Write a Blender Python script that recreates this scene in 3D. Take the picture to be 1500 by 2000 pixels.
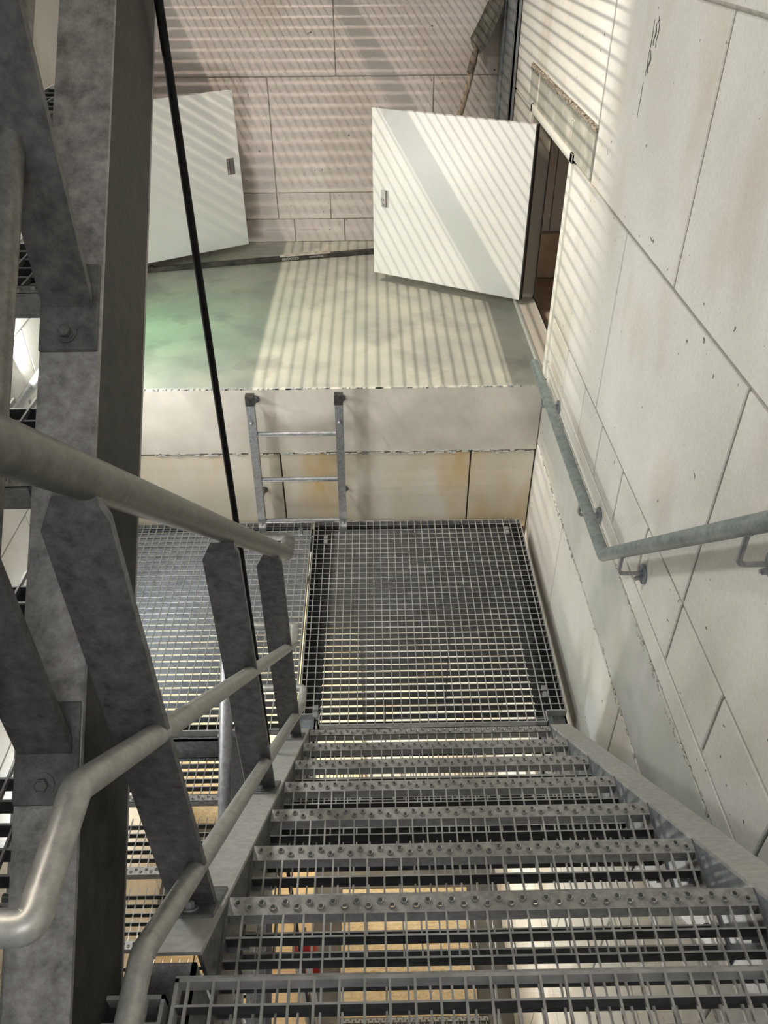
import bpy, math, random
from mathutils import Vector, Matrix
random.seed(4)
for o in list(bpy.data.objects): bpy.data.objects.remove(o)
S = bpy.context.scene
COL = S.collection

# ------------------------------------------------------------------ camera
cd = bpy.data.cameras.new('camera'); cam = bpy.data.objects.new('camera', cd); COL.objects.link(cam)
cd.sensor_fit = 'HORIZONTAL'; cd.sensor_width = 36.0; cd.lens = 36*1552.9435/1500; cd.clip_start = .02
YAW, PITCH, ROLL = 0.0112, 0.6567, -0.0078
F = Vector((math.sin(YAW)*math.cos(PITCH), math.cos(YAW)*math.cos(PITCH), -math.sin(PITCH)))
R0 = Vector((math.cos(YAW), -math.sin(YAW), 0)); U0 = R0.cross(F)
Rv = math.cos(ROLL)*R0 + math.sin(ROLL)*U0; Uv = -math.sin(ROLL)*R0 + math.cos(ROLL)*U0
M = Matrix((Rv, Uv, -F)).transposed().to_4x4(); M.translation = Vector((0.2631, -1.8591, 2.6371))
cam.matrix_world = M
S.camera = cam

# ------------------------------------------------------------------ world and lights
w = bpy.data.worlds.new('world'); S.world = w; w.use_nodes = True
w.node_tree.nodes['Background'].inputs[0].default_value = (.93, .96, 1, 1)
w.node_tree.nodes['Background'].inputs[1].default_value = .26
S.view_settings.view_transform = 'Standard'; S.view_settings.look = 'None'
S.view_settings.gamma = 1; S.view_settings.use_curve_mapping = False
S.view_settings.exposure = 0.0

def area(name, loc, target, sx, sy, power, color=(1, 1, 1), spread=180, up='Y'):
    l = bpy.data.lights.new(name, 'AREA'); l.shape = 'RECTANGLE'; l.size = sx; l.size_y = sy
    l.energy = power; l.color = color; l.spread = math.radians(spread)
    o = bpy.data.objects.new(name, l); COL.objects.link(o); o.location = loc
    d = Vector(target)-Vector(loc)
    z = -d.normalized(); yv = Vector((0, 1, 0)) if up == 'Y' else Vector((1, 0, 0))
    x = yv.cross(z).normalized(); yv = z.cross(x)
    m = Matrix((x, yv, z)).transposed().to_4x4(); m.translation = Vector(loc); o.matrix_world = m
    return o
# fluorescent tube running along the shaft above the gratings (casts the stripes)
area('tube_light', (-2.4, 1.05, 6.0), (0.6, 1.6, 1.2), .022, 1.3, 430, (1, .87, .73))
# tube across the shaft (thin horizontal slits on the back wall)
area('cross_tube_light', (-.25, -.15, 6.3), (-.25, 3.58, 2.45), .03, 1.3, 12, (1, .80, .68), 28, 'X')
# bulkhead lamp on the left wall of the stairwell
area('wall_lamp_light', (-1.27, 1.26, 1.10), (0.6, 2.65, 1.45), .20, .20, 13, (1, .96, .93))
# added fill light over the upper landing, behind the camera
area('landing_fill', (.5, -2.9, 3.6), (.5, 0, .6), .9, .5, 15, (1, .97, .94))
# long lamp on the left wall beside the landing
area('side_lamp_light', (-1.26, -.1, .95), (.6, 1.2, .5), .9, .16, 15, (1, .98, .95))
area('high_fill', (-1.22, .25, 2.82), (.9, .1, .6), .5, .25, 41, (1, .985, .96))  # added fill from high on the left, brightens the right wall
# lamps in the lower stairwell
area('lower_lamp_light', (-.45, .2, -2.1), (.2, 1.6, -1.0), .4, .4, 46, (1, .93, .82))
area('lower_side_light', (-1.1, .1, -.9), (-.8, 1.2, -.1), .5, .3, 24, (.86, .93, 1))
area('pit_lamp_light', (.2, -1.2, -1.9), (.5, .6, -2.9), .4, .4, 22, (1, .95, .86))
# green exit light low on the left wall
area('exit_light', (-1.27, 2.1, 1.45), (-.85, 2.1, .785), .4, .25, 3.6, (.15, 1, .45), 140)

# ------------------------------------------------------------------ materials
def newmat(name, rough=.7, metal=0.0, spec=.5):
    m = bpy.data.materials.new(name); m.use_nodes = True; b = m.node_tree.nodes['Principled BSDF']
    b.inputs['Roughness'].default_value = rough; b.inputs['Metallic'].default_value = metal
    b.inputs['Specular IOR Level'].default_value = spec
    return m, m.node_tree.nodes, m.node_tree.links, b
def noise_mat(name, c1, c2, scale=8, rough=.75, metal=0, detail=6, bump=0.0, bscale=60, c3=None, s3=1.2, lo=.35, hi=.65, stretch=None, spec=.5, f3=(.5, .7)):
    m, n, l, b = newmat(name, rough, metal, spec)
    tc = n.new('ShaderNodeTexCoord'); src = tc.outputs['Object']
    if stretch:
        mp = n.new('ShaderNodeMapping'); mp.inputs['Scale'].default_value = stretch; l.new(src, mp.inputs[0]); s_ = mp.outputs[0]
    else: s_ = src
    t = n.new('ShaderNodeTexNoise'); t.inputs['Scale'].default_value = scale; t.inputs['Detail'].default_value = detail; l.new(s_, t.inputs['Vector'])
    r = n.new('ShaderNodeValToRGB'); r.color_ramp.elements[0].position = lo; r.color_ramp.elements[1].position = hi
    r.color_ramp.elements[0].color = (*c1, 1); r.color_ramp.elements[1].color = (*c2, 1); l.new(t.outputs[0], r.inputs[0])
    out = r.outputs[0]
    if c3:
        t3 = n.new('ShaderNodeTexNoise'); t3.inputs['Scale'].default_value = s3; t3.inputs['Detail'].default_value = 4; l.new(s_, t3.inputs['Vector'])
        r3 = n.new('ShaderNodeValToRGB'); r3.color_ramp.elements[0].position = f3[0]; r3.color_ramp.elements[1].position = f3[1]; l.new(t3.outputs[0], r3.inputs[0])
        mx = n.new('ShaderNodeMix'); mx.data_type = 'RGBA'; l.new(r3.outputs[0], mx.inputs['Factor']); l.new(out, mx.inputs['A']); mx.inputs['B'].default_value = (*c3, 1)
        out = mx.outputs['Result']
    l.new(out, b.inputs['Base Color'])
    if bump:
        tb = n.new('ShaderNodeTexNoise'); tb.inputs['Scale'].default_value = bscale; tb.inputs['Detail'].default_value = 5; l.new(src, tb.inputs['Vector'])
        bp = n.new('ShaderNodeBump'); bp.inputs['Strength'].default_value = bump; bp.inputs['Distance'].default_value = .003
        l.new(tb.outputs[0], bp.inputs['Height']); l.new(bp.outputs[0], b.inputs['Normal'])
    return m
def flat(name, c, rough=.6, metal=0, spec=.5):
    m, n, l, b = newmat(name, rough, metal, spec); b.inputs['Base Color'].default_value = (*c, 1); return m
def spangle(name, c1, c2, rough=.5, metal=.6, scale=40, bump=.05):
    m, n, l, b = newmat(name, rough, metal)
    tc = n.new('ShaderNodeTexCoord')
    v = n.new('ShaderNodeTexVoronoi'); v.inputs['Scale'].default_value = scale; l.new(tc.outputs['Object'], v.inputs['Vector'])
    t = n.new('ShaderNodeTexNoise'); t.inputs['Scale'].default_value = scale*1.1; t.inputs['Detail'].default_value = 9; t.inputs['Roughness'].default_value = .72; l.new(tc.outputs['Object'], t.inputs['Vector'])
    sp = n.new('ShaderNodeSeparateColor'); l.new(v.outputs['Color'], sp.inputs[0])
    ma = n.new('ShaderNodeMath'); ma.operation = 'MULTIPLY_ADD'; l.new(sp.outputs[0], ma.inputs[0]); ma.inputs[1].default_value = .05; l.new(t.outputs[0], ma.inputs[2])
    r = n.new('ShaderNodeValToRGB'); r.color_ramp.elements[0].position = .36; r.color_ramp.elements[1].position = .70
    r.color_ramp.elements[0].color = (*c1, 1); r.color_ramp.elements[1].color = (*c2, 1); l.new(ma.outputs[0], r.inputs[0])
    l.new(r.outputs[0], b.inputs['Base Color'])
    mr = n.new('ShaderNodeMapRange'); mr.inputs['To Min'].default_value = rough-.1; mr.inputs['To Max'].default_value = rough+.15; l.new(t.outputs[0], mr.inputs[0]); l.new(mr.outputs[0], b.inputs['Roughness'])
    bp = n.new('ShaderNodeBump'); bp.inputs['Strength'].default_value = bump; bp.inputs['Distance'].default_value = .002; l.new(t.outputs[0], bp.inputs['Height']); l.new(bp.outputs[0], b.inputs['Normal'])
    return m
def block_mat(name, c1, c2, c3, bs=.10):
    """sand-lime block: soft blotches, yellowish stains, tiny dark pits"""
    m, n, l, b = newmat(name, .88, 0, .25)
    tc = n.new('ShaderNodeTexCoord')
    def nz(s, d=5, vec=None):
        t = n.new('ShaderNodeTexNoise'); t.inputs['Scale'].default_value = s; t.inputs['Detail'].default_value = d; l.new(vec or tc.outputs['Object'], t.inputs['Vector']); return t.outputs[0]
    def ramp(src, p0, p1, a, b_):
        r = n.new('ShaderNodeValToRGB'); r.color_ramp.elements[0].position = p0; r.color_ramp.elements[1].position = p1
        r.color_ramp.elements[0].color = (*a, 1); r.color_ramp.elements[1].color = (*b_, 1); l.new(src, r.inputs[0]); return r.outputs[0]
    def mix(f, a, b_, mode='MIX'):
        mx = n.new('ShaderNodeMix'); mx.data_type = 'RGBA'; mx.blend_type = mode
        l.new(f, mx.inputs['Factor']) if not isinstance(f, float) else setattr(mx.inputs['Factor'], 'default_value', f)
        l.new(a, mx.inputs['A'])
        if isinstance(b_, tuple): mx.inputs['B'].default_value = (*b_, 1)
        else: l.new(b_, mx.inputs['B'])
        return mx.outputs['Result']
    base = ramp(nz(2.1), .35, .65, c1, c2)
    mp = n.new('ShaderNodeMapping'); mp.inputs['Scale'].default_value = (1.6, 1.6, .8); l.new(tc.outputs['Object'], mp.inputs[0])
    st = ramp(nz(1.7, 3, mp.outputs[0]), .5, .72, (0, 0, 0), (.75, .75, .75))
    base = mix(st, base, c3)
    fine = ramp(nz(90, 3), .3, .7, (.93, .93, .93), (1.03, 1.03, 1.03)); base = mix(1.0, base, fine, 'MULTIPLY')
    pits = ramp(nz(34, 2), .735, .76, (0, 0, 0), (1, 1, 1)); base = mix(pits, base, (.13, .12, .10))
    l.new(base, b.inputs['Base Color'])
    bp = n.new('ShaderNodeBump'); bp.inputs['Strength'].default_value = bs; bp.inputs['Distance'].default_value = .0012; l.new(nz(45, 6), bp.inputs['Height']); l.new(bp.outputs[0], b.inputs['Normal'])
    return m
MB_BLOCK = block_mat('sand_lime_block', (.595, .585, .54), (.69, .685, .645), (.50, .45, .36))
MB_BACK = block_mat('sand_lime_block_back', (.54, .495, .465), (.60, .555, .525), (.48, .42, .37), .03)
M_STAIN = noise_mat('stained_block', (.58, .53, .42), (.66, .62, .54), 3, .85, bump=.15, c3=(.55, .39, .17), s3=2.6, f3=(.52, .75), stretch=(1.2, 1.2, .5), spec=.25)
M_MORTAR = noise_mat('mortar', (.33, .32, .29), (.45, .43, .38), 30, .95, spec=.1)
M_MORTAR_D = flat('dark_joint', (.08, .07, .06), .95)
M_CONC = noise_mat('slab_concrete', (.51, .49, .43), (.66, .63, .56), 4, .8, bump=.3, bscale=40, c3=(.45, .42, .36), s3=2.5, spec=.3)
M_CEM = noise_mat('cement_render', (.42, .43, .41), (.56, .56, .53), 5, .85, bump=.3, bscale=30, c3=(.50, .50, .44), s3=3, spec=.25)
M_FLOOR = noise_mat('ledge_floor_concrete', (.36, .37, .33), (.50, .49, .42), 3.2, .62, bump=.35, bscale=22, c3=(.33, .32, .29), s3=6, spec=.45, detail=9)
M_LINTEL = noise_mat('lintel_concrete', (.28, .29, .245), (.38, .38, .33), 7, .85, bump=.3, c3=(.50, .49, .44), s3=9)
M_ROUGH = noise_mat('broken_mortar', (.13, .11, .08), (.44, .40, .33), 90, 1, bump=1, bscale=80)
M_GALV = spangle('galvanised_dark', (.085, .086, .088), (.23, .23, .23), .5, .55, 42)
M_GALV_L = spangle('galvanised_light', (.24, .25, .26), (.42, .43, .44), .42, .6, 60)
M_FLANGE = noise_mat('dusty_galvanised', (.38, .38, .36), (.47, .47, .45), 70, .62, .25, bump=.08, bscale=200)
M_WEB = spangle('blue_galvanised', (.17, .20, .22), (.34, .37, .40), .45, .55, 30)
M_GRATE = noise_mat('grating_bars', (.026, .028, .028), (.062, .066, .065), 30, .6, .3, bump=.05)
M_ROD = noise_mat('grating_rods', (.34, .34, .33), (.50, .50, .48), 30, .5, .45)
M_NOSE = spangle('nosing_steel', (.27, .265, .255), (.48, .475, .455), .42, .5, 60)
M_HAND = spangle('weathered_rail', (.16, .20, .20), (.33, .37, .36), .5, .4, 35)
M_DOOR = noise_mat('powder_coat_white', (.72, .725, .69), (.76, .765, .73), 4, .30, bump=.14, bscale=420, spec=.6)
M_FRAME = flat('frame_white', (.72, .71, .64), .35)
M_JAMB = flat('jamb_beige', (.50, .47, .41), .5)
M_GASKET = flat('black_gasket', (.015, .013, .012), .7)
M_NICHE = noise_mat('niche_render', (.42, .33, .26), (.56, .46, .37), 4, .9, bump=.3)
M_NICHEB = flat('niche_board', (.70, .71, .72), .8)
M_BLACK = flat('black_rubber', (.012, .012, .012), .38)
M_CABLE = flat('cable_black', (.004, .004, .004), .6, 0, .2)
M_CAP = noise_mat('cap_plastic', (.01, .01, .01), (.06, .055, .05), 60, .7)
M_STRIP = noise_mat('dark_pipe', (.02, .017, .015), (.07, .06, .05), 20, .6)
M_INK = flat('white_ink', (.55, .55, .55), .8)
M_STAMP = flat('grey_stamp', (.30, .26, .25), .9)
M_WOOD = noise_mat('shovel_wood', (.22, .17, .12), (.38, .31, .23), 14, .8, stretch=(8, 8, .8), c3=(.45, .40, .33), s3=8)
M_RUST = noise_mat('worn_iron', (.10, .08, .065), (.24, .19, .15), 18, .75, .3, bump=.3)
M_BLADE = noise_mat('spade_iron', (.07, .07, .06), (.16, .155, .13), 22, .6, .5, bump=.2)
M_OSB = noise_mat('chipboard', (.60, .46, .27), (.72, .60, .40), 26, .8, c3=(.48, .33, .15), s3=34, f3=(.58, .7), stretch=(1, 2.2, 1), spec=.25)
M_PLY = noise_mat('pine_board', (.62, .46, .26), (.72, .56, .34), 5, .75, stretch=(1, 14, 14))
M_RED = flat('red_paint', (.30, .008, .012), .4)
M_COLUMN = spangle('column_steel', (.20, .22, .235), (.36, .38, .39), .5, .5, 26)
M_LBL = flat('label_silver', (.44, .44, .43), .4); M_LBL2 = flat('label_dark', (.12, .12, .12), .5)
M_LBL3 = flat('label_maroon', (.10, .05, .055), .5); M_LBL4 = flat('label_pale', (.48, .42, .42), .5)
M_PIT = noise_mat('pit_floor', (.10, .095, .09), (.17, .165, .15), 5, .85)

# ------------------------------------------------------------------ mesh builder
class MB:
    def __init__(s): s.v = []; s.f = []; s.m = []; s.mi = 0; s.sm = []
    def add(s, vs, fs, smooth=False):
        o = len(s.v); s.v += [tuple(v) for v in vs]; s.f += [tuple(i+o for i in f) for f in fs]
        s.m += [s.mi]*len(fs); s.sm += [smooth]*len(fs); return s
    def box(s, x0, x1, y0, y1, z0, z1):
        return s.add([(x0, y0, z0), (x1, y0, z0), (x1, y1, z0), (x0, y1, z0), (x0, y0, z1), (x1, y0, z1), (x1, y1, z1), (x0, y1, z1)],
                     [(0, 3, 2, 1), (4, 5, 6, 7), (0, 1, 5, 4), (1, 2, 6, 5), (2, 3, 7, 6), (3, 0, 4, 7)])
    def bbox(s, x0, x1, y0, y1, z0, z1, b=.004):
        """bevelled block, chamfer on all faces via 3 inset loops"""
        xs = (x0, x0+b, x1-b, x1); ys = (y0, y0+b, y1-b, y1); zs = (z0, z0+b, z1-b, z1); V = []; idx = {}
        def p(i, j, k):
            q = (i, j, k)
            if q not in idx: idx[q] = len(V); V.append((xs[i], ys[j], zs[k]))
            return idx[q]
        Fs = []
        for k, kk in ((0, 0), (3, 3)): Fs.append((p(1, 1, k), p(2, 1, k), p(2, 2, k), p(1, 2, k)))
        for k in (0, 3): Fs.append((p(1, k, 1), p(2, k, 1), p(2, k, 2), p(1, k, 2)))
        for k in (0, 3): Fs.append((p(k, 1, 1), p(k, 2, 1), p(k, 2, 2), p(k, 1, 2)))
        for a, a2 in ((0, 1), (3, 2)):
            for c, c2 in ((0, 1), (3, 2)):
                Fs.append((p(1, a2, c), p(2, a2, c), p(2, a, c2), p(1, a, c2)))
                Fs.append((p(a2, 1, c), p(a2, 2, c), p(a, 2, c2), p(a, 1, c2)))
                Fs.append((p(a2, c, 1), p(a2, c, 2), p(a, c2, 2), p(a, c2, 1)))
                for e, e2 in ((0, 1), (3, 2)): Fs.append((p(a2, c2, e), p(a, c2, e2), p(a2, c, e2)))
        return s.add(V, Fs)
    def prism(s, poly, axis, a, b):
        """poly in the two other axes (order x,y,z without axis); extruded from a to b"""
        n = len(poly)
        def P(t, q):
            if axis == 'x': return (t, q[0], q[1])
            if axis == 'y': return (q[0], t, q[1])
            return (q[0], q[1], t)
        return s.add([P(a, q) for q in poly]+[P(b, q) for q in poly],
                     [tuple(range(n))[::-1], tuple(range(n, 2*n))]+[(i, (i+1) % n, n+(i+1) % n, n+i) for i in range(n)])
    def tube(s, pts, r, seg=20, cap=True, bend=.0):
        pts = [Vector(p) for p in pts]
        if bend:
            out = [pts[0]]
            for i in range(1, len(pts)-1):
                a, b, c = pts[i-1], pts[i], pts[i+1]; d1 = (a-b).normalized(); d2 = (c-b).normalized()
                for k in range(7):
                    t = k/6; p0 = b+d1*bend; p2 = b+d2*bend
                    out.append((1-t)**2*p0+2*t*(1-t)*b+t*t*p2)
            pts = out+[pts[-1]]
        n = len(pts); rings = []; prev = None
        rs = r if isinstance(r, (list, tuple)) else [r]*n
        for i, p in enumerate(pts):
            t = (pts[min(i+1, n-1)]-pts[max(i-1, 0)]).normalized()
            k = 1.0
            if 0 < i < n-1:
                c = (pts[i+1]-p).normalized().dot((p-pts[i-1]).normalized()); k = 1/max(.3, math.sqrt(max(.01, (1+c)/2)))
            u = prev if prev is not None else (Vector((0, 0, 1)) if abs(t.z) < .9 else Vector((1, 0, 0)))
            a = (u-t*u.dot(t)).normalized(); prev = a; b = t.cross(a)
            # widen in the bend plane only
            if k > 1.001:
                bn = ((pts[i+1]-p).normalized()-(p-pts[i-1]).normalized()).normalized()
            ring = []
            for j in range(seg):
                d = a*math.cos(2*math.pi*j/seg)+b*math.sin(2*math.pi*j/seg)
                if k > 1.001: d = d+bn*d.dot(bn)*(k-1)
                ring.append(p+d*rs[i])
            rings.append(ring)
        V = [q for ring in rings for q in ring]
        Fs = [(i*seg+j, i*seg+(j+1) % seg, (i+1)*seg+(j+1) % seg, (i+1)*seg+j) for i in range(n-1) for j in range(seg)]
        s.add(V, Fs, True)
        if cap: s.add(rings[0], [tuple(range(seg))[::-1]]); s.add(rings[-1], [tuple(range(seg))])
        return s
    def cyl(s, c, d, r, h, seg=16, r2=None):
        c = Vector(c); d = Vector(d).normalized(); r2 = r if r2 is None else r2
        u = (Vector((0, 0, 1)) if abs(d.z) < .9 else Vector((1, 0, 0))).cross(d).normalized(); v = d.cross(u)
        A = [c+(u*math.cos(2*math.pi*j/seg)+v*math.sin(2*math.pi*j/seg))*r for j in range(seg)]
        B = [c+d*h+(u*math.cos(2*math.pi*j/seg)+v*math.sin(2*math.pi*j/seg))*r2 for j in range(seg)]
        s.add(A+B, [(j, (j+1) % seg, seg+(j+1) % seg, seg+j) for j in range(seg)], seg > 8)
        s.add(A, [tuple(range(seg))[::-1]]); s.add(B, [tuple(range(seg))]); return s
    def xf(s, fn, start=0):
        for i in range(start, len(s.v)): s.v[i] = tuple(fn(Vector(s.v[i])))
        return s
    def build(s, name, mats, parent=None, loc=(0, 0, 0)):
        me = bpy.data.meshes.new(name); me.from_pydata(s.v, [], s.f)
        for m in (mats if isinstance(mats, (list, tuple)) else [mats]): me.materials.append(m)
        me.polygons.foreach_set('material_index', s.m); me.polygons.foreach_set('use_smooth', s.sm)
        me.update()
        import bmesh
        bm = bmesh.new(); bm.from_mesh(me); bmesh.ops.recalc_face_normals(bm, faces=bm.faces); bm.to_mesh(me); bm.free()
        o = bpy.data.objects.new(name, me); COL.objects.link(o); o.location = loc
        if parent: o.parent = parent
        return o
def tag(o, label, cat, group=None):
    o['label'] = label; o['category'] = cat
    if group: o['group'] = group
    return o
def empty(name, loc, label, cat, group=None, rz=0):
    o = bpy.data.objects.new(name, None); o.empty_display_size = .1; COL.objects.link(o); o.location = loc; o.rotation_euler = (0, 0, rz)
    return tag(o, label, cat, group)
def struct(o): o['kind'] = 'structure'; return o
def copy_tree(root, loc, label, group=None):
    def rec(o, par):
        c = o.copy(); COL.objects.link(c)
        if par: c.parent = par
        for ch in [x for x in bpy.data.objects if x.parent == o]: rec(ch, c)
        return c
    c = rec(root, None); c.location = loc; c['label'] = label
    if group: c['group'] = group
    return c

G, R = .1971, .1843            # going and rise of the stairs
XW, YB, XL, ZL, YL = 1.08, 3.58, -1.32, .785, 1.535   # right wall, back wall, left wall, ledge height, ledge edge

# ------------------------------------------------------------------ walls
def wall(name, axis, pos, sign, rects, mats, backing, gap=.007, depth=.009, back=.25):
    """axis 'x' or 'y': plane at pos; sign = direction the surface faces. rects = (u0,u1,z0,z1[,mat])"""
    b = MB()
    for r in rects:
        u0, u1, z0, z1 = r[:4]; b.mi = r[4] if len(r) > 4 else 0; g = gap/2
        a, c = sorted((pos, pos-sign*.06))
        if axis == 'x': b.bbox(a, c, u0+g, u1-g, z0+g, z1-g, .003)
        else: b.bbox(u0+g, u1-g, a, c, z0+g, z1-g, .003)
    b.mi = len(mats)-1
    for (u0, u1, z0, z1) in backing:
        a, c = sorted((pos-sign*depth, pos-sign*back))
        if axis == 'x': b.box(a, c, u0, u1, z0, z1)
        else: b.box(u0, u1, a, c, z0, z1)
    return struct(b.build(name, mats))
def course(z0, z1, joints, u0, u1, m=0, skip=()):
    js = [u0]+sorted(j for j in joints if u0 < j < u1)+[u1]; out = []
    for a, b in zip(js, js[1:]):
        segs = [(a, b)]
        for (s0, s1, sz0, sz1) in skip:
            if sz0 < z1 and sz1 > z0:
                ns = []
                for (p, q) in segs:
                    if s1 <= p or s0 >= q: ns.append((p, q))
                    else:
                        if p < s0-.02: ns.append((p, s0))
                        if q > s1+.02: ns.append((s1, q))
                segs = ns
        out += [(p, q, z0, z1, m) for p, q in segs]
    return out
NY0, NY1, NZ0, NZ1 = 1.575, 2.515, .80, 1.79       # opening of the built-in cabinet on the right wall
rects = []
sk = [(NY0, NY1, NZ0, NZ1)]
YE = 3.14
rects += course(-2.95, -2.2, [-2.1, -1.1, -.1, .9], -3, YE) + course(-2.2, -1.55, [-1.6, -.6, .4, 1.4], -3, YE)
rects += course(-1.55, -.88, [-1.1, -.1, .9], -3, YE) + course(-.88, -.22, [-1.5, -.5, .5, 1.45], -3, YE) + course(-.22, .45, [-2.0, -1.05, -.13, .87], -3, YE)
rects += course(.45, .815, [], -3, YE, 1, sk)
rects += course(.815, .905, [], -3, YE, 0, sk) + course(.905, 1.13, [-1.6, -1.29, -.95, -.64, -.33, .0, .30, .59, .87, 1.2], -3, YE, 0, sk)
rects += course(1.13, 1.787, [-2.4, -1.36, -.33, .70], -3, NY0) + course(1.13, 1.787, [], NY1, YE)
rects += course(1.787, 2.44, [-1.85, -.81, .218, 1.235, 2.25], -3, YE, 0, [(1.25, 2.70, 1.787, 1.975)])
rects += [(1.25, 2.70, 1.975, 2.44, 0)] if False else []
rects += course(2.44, 3.1, [-1.4, -.35, .70, 1.73], -3, YE) + course(3.1, 3.8, [-.8, .2, 1.2], -3, YE)
# block above the lintel closes the recess
rects += [(1.25, 2.25, 1.979, 2.44, 0), (2.25, 2.70, 1.979, 2.44, 0)]
wall('wall_right', 'x', XW, -1, rects, [MB_BLOCK, M_CEM, M_MORTAR],
     [(-3, NY0, -2.95, 3.8), (NY1, YE, -2.95, 3.8), (NY0, NY1, -2.95, NZ0), (NY0, NY1, NZ1, 3.8)], gap=.010, back=.095)
# concrete lintel with torn mortar edge
b = MB(); b.bbox(XW-.004, XW+.05, 1.262, 2.43, 1.795, 1.962, .004); b.bbox(XW-.002, XW+.05, 2.44, 2.68, 1.795, 1.955, .004)
b.mi = 1
random.seed(8)
for i in range(520):
    y = 1.26+1.43*random.random(); r = .0015+.0055*random.random()**2; z = 1.966+random.uniform(-.006, .014)*(1 if y > 1.7 else .6)+.004*math.sin(y*9)
    b.bbox(XW-.003-r*.4, XW+.02, y-r*random.uniform(.7, 2), y+r*random.uniform(.7, 2), z-r, z+r, r*.4)
b.mi = 2; b.box(XW-.0045, XW, 2.415, 2.447, 1.80, 1.965); b.box(XW-.0045, XW, 1.62, 1.635, 1.86, 1.93); b.box(XW-.0045, XW, 1.655, 1.665, 1.865, 1.92); b.box(XW-.0045, XW, 1.60, 1.655, 1.925, 1.933)
tag(b.build('lintel', [M_LINTEL, M_ROUGH, M_CONC]), 'grey green concrete lintel with torn mortar edge above the wall cabinet opening', 'lintel')
# broken edges of the cement band and cracks on the right wall
b = MB(); random.seed(3)
for i in range(420):
    y = -1.3+2.75*random.random(); r = .0015+.0045*random.random()**2; z = (.452 if i % 2 else .812)+random.uniform(-.007, .007)+.012*math.sin(y*5)+.006*math.sin(y*17)
    b.bbox(XW-.0015-r*.2, XW+.01, y-r*random.uniform(1, 2.5), y+r*random.uniform(1, 2.5), z-r, z+r, r*.4)
struct(b.build('trim_1', noise_mat('crumbled_edge', (.30, .28, .23), (.55, .53, .47), 60, 1, bump=.8)))
# dark scuffs on the right wall
b = MB()
for (y, z, h, wd) in ((.742, 2.33, .035, .006), (.765, 2.325, .028, .01), (.79, 2.30, .06, .004), (.775, 2.255, .03, .012), (.79, 2.235, .02, .006), (.80, 2.15, .05, .003), (.755, 2.36, .012, .005)):
    pts = [(y+wd*math.sin(k*1.3)*.6+wd*s_*(1-abs(k-3)/3.5), z+h*(k-3)/3) for s_ in (-.5,) for k in range(7)]+[(y+wd*math.sin(k*1.3)*.6+wd*.5*(1-abs(k-3)/3.5), z+h*(k-3)/3) for k in range(6, -1, -1)]
    b.prism(pts, 'x', XW-.0012, XW+.001)
struct(b.build('trim_2', flat('scuff_grey', (.09, .085, .08), .9)))

JB = [(-1.04, -.366, .65), ]
rects = course(.785, .937, [-1.18, -.72, -.262, .075, .42, .76], XL-.2, 1.15, 0) + course(.937, 1.107, [-1.07, -.72, -.366, -.014, .34, .69], XL-.2, 1.15, 0)
rects += course(1.107, 1.787, [-1.38, -.366, .65], XL-.2, 1.15) + course(1.787, 2.447, [-.955, .053, 1.06], XL-.2, 1.15) + course(2.447, 3.1, [-.45, .55], XL-.2, 1.15) + course(3.1, 3.8, [-1, 0, 1], XL-.2, 1.15)
wall('wall_back', 'y', YB, -1, rects, [MB_BACK, M_MORTAR], [(XL-.2, 1.4, .6, 3.8)], gap=.006)
# dark gap behind the corner column
b = MB(); b.box(1.12, 1.4, YE, YB+.02, -.2, 3.8); struct(b.build('wall_corner', M_MORTAR_D))
rects = []
js = [-2.5, -1.5, -.5, .5, 1.5, 2.5]; js2 = [-2, -1, 0, 1, 2, 3]
for i, (a, c) in enumerate(((-2.95, -2.2), (-2.2, -1.55), (-1.55, -.88), (-.88, -.22), (-.22, .45), (.45, 1.12), (1.12, 1.787), (1.787, 2.44), (2.44, 3.1))):
    rects += course(a, c, js if i % 2 else js2, -3, YB)
wall('wall_left', 'x', XL, 1, rects, [MB_BLOCK, M_MORTAR], [(-3, YB, -2.95, 3.1)])
# ledge: floor slab and the block wall under it
b = MB(); b.bbox(XL, XW-.002, YL, YB+.03, .415, ZL, .006); struct(b.build('floor_ledge', [M_FLOOR]))
# front face of the slab, slightly proud and stained
b = MB(); b.bbox(XL, XW-.003, YL-.008, YL+.02, .413, ZL-.004, .004)
b.mi = 1; random.seed(11)
for i in range(170):
    x = XL+2.4*random.random(); r = .002+.005*random.random()**2; z = .41+random.uniform(-.010, .008)
    b.bbox(x-r*random.uniform(1, 5), x+r*random.uniform(1, 5), YL-.0095, YL, z-r*.8, z+r*.8, r*.4)
for i in range(170):
    x = XL+2.4*random.random(); r = .001+.0035*random.random()**2
    b.bbox(x-r*random.uniform(1, 4), x+r*random.uniform(1, 4), YL-.0095, YL+.003, ZL-.006-r, ZL-.002+r*.4, r*.3)
struct(b.build('trim_3', [M_CONC, M_CEM]))
rects = course(-.22, .405, [-.226, .748], XL, XW-.003) + course(-.9, -.22, [-.8, .3], XL, XW) + course(-1.6, -.9, [-.3, .7], XL, XW) + course(-2.3, -1.6, [-.8, .3], XL, XW) + course(-2.95, -2.3, [-.3, .7], XL, XW)
wall('wall_front_ledge', 'y', YL, -1, rects, [M_STAIN, M_MORTAR_D], [(XL, XW, -2.95, .413)], gap=.008, depth=.012)
b = MB(); b.box(XL-.1, 1.2, -3, YL, -3.1, -2.955); struct(b.build('floor_pit', M_PIT))
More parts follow.
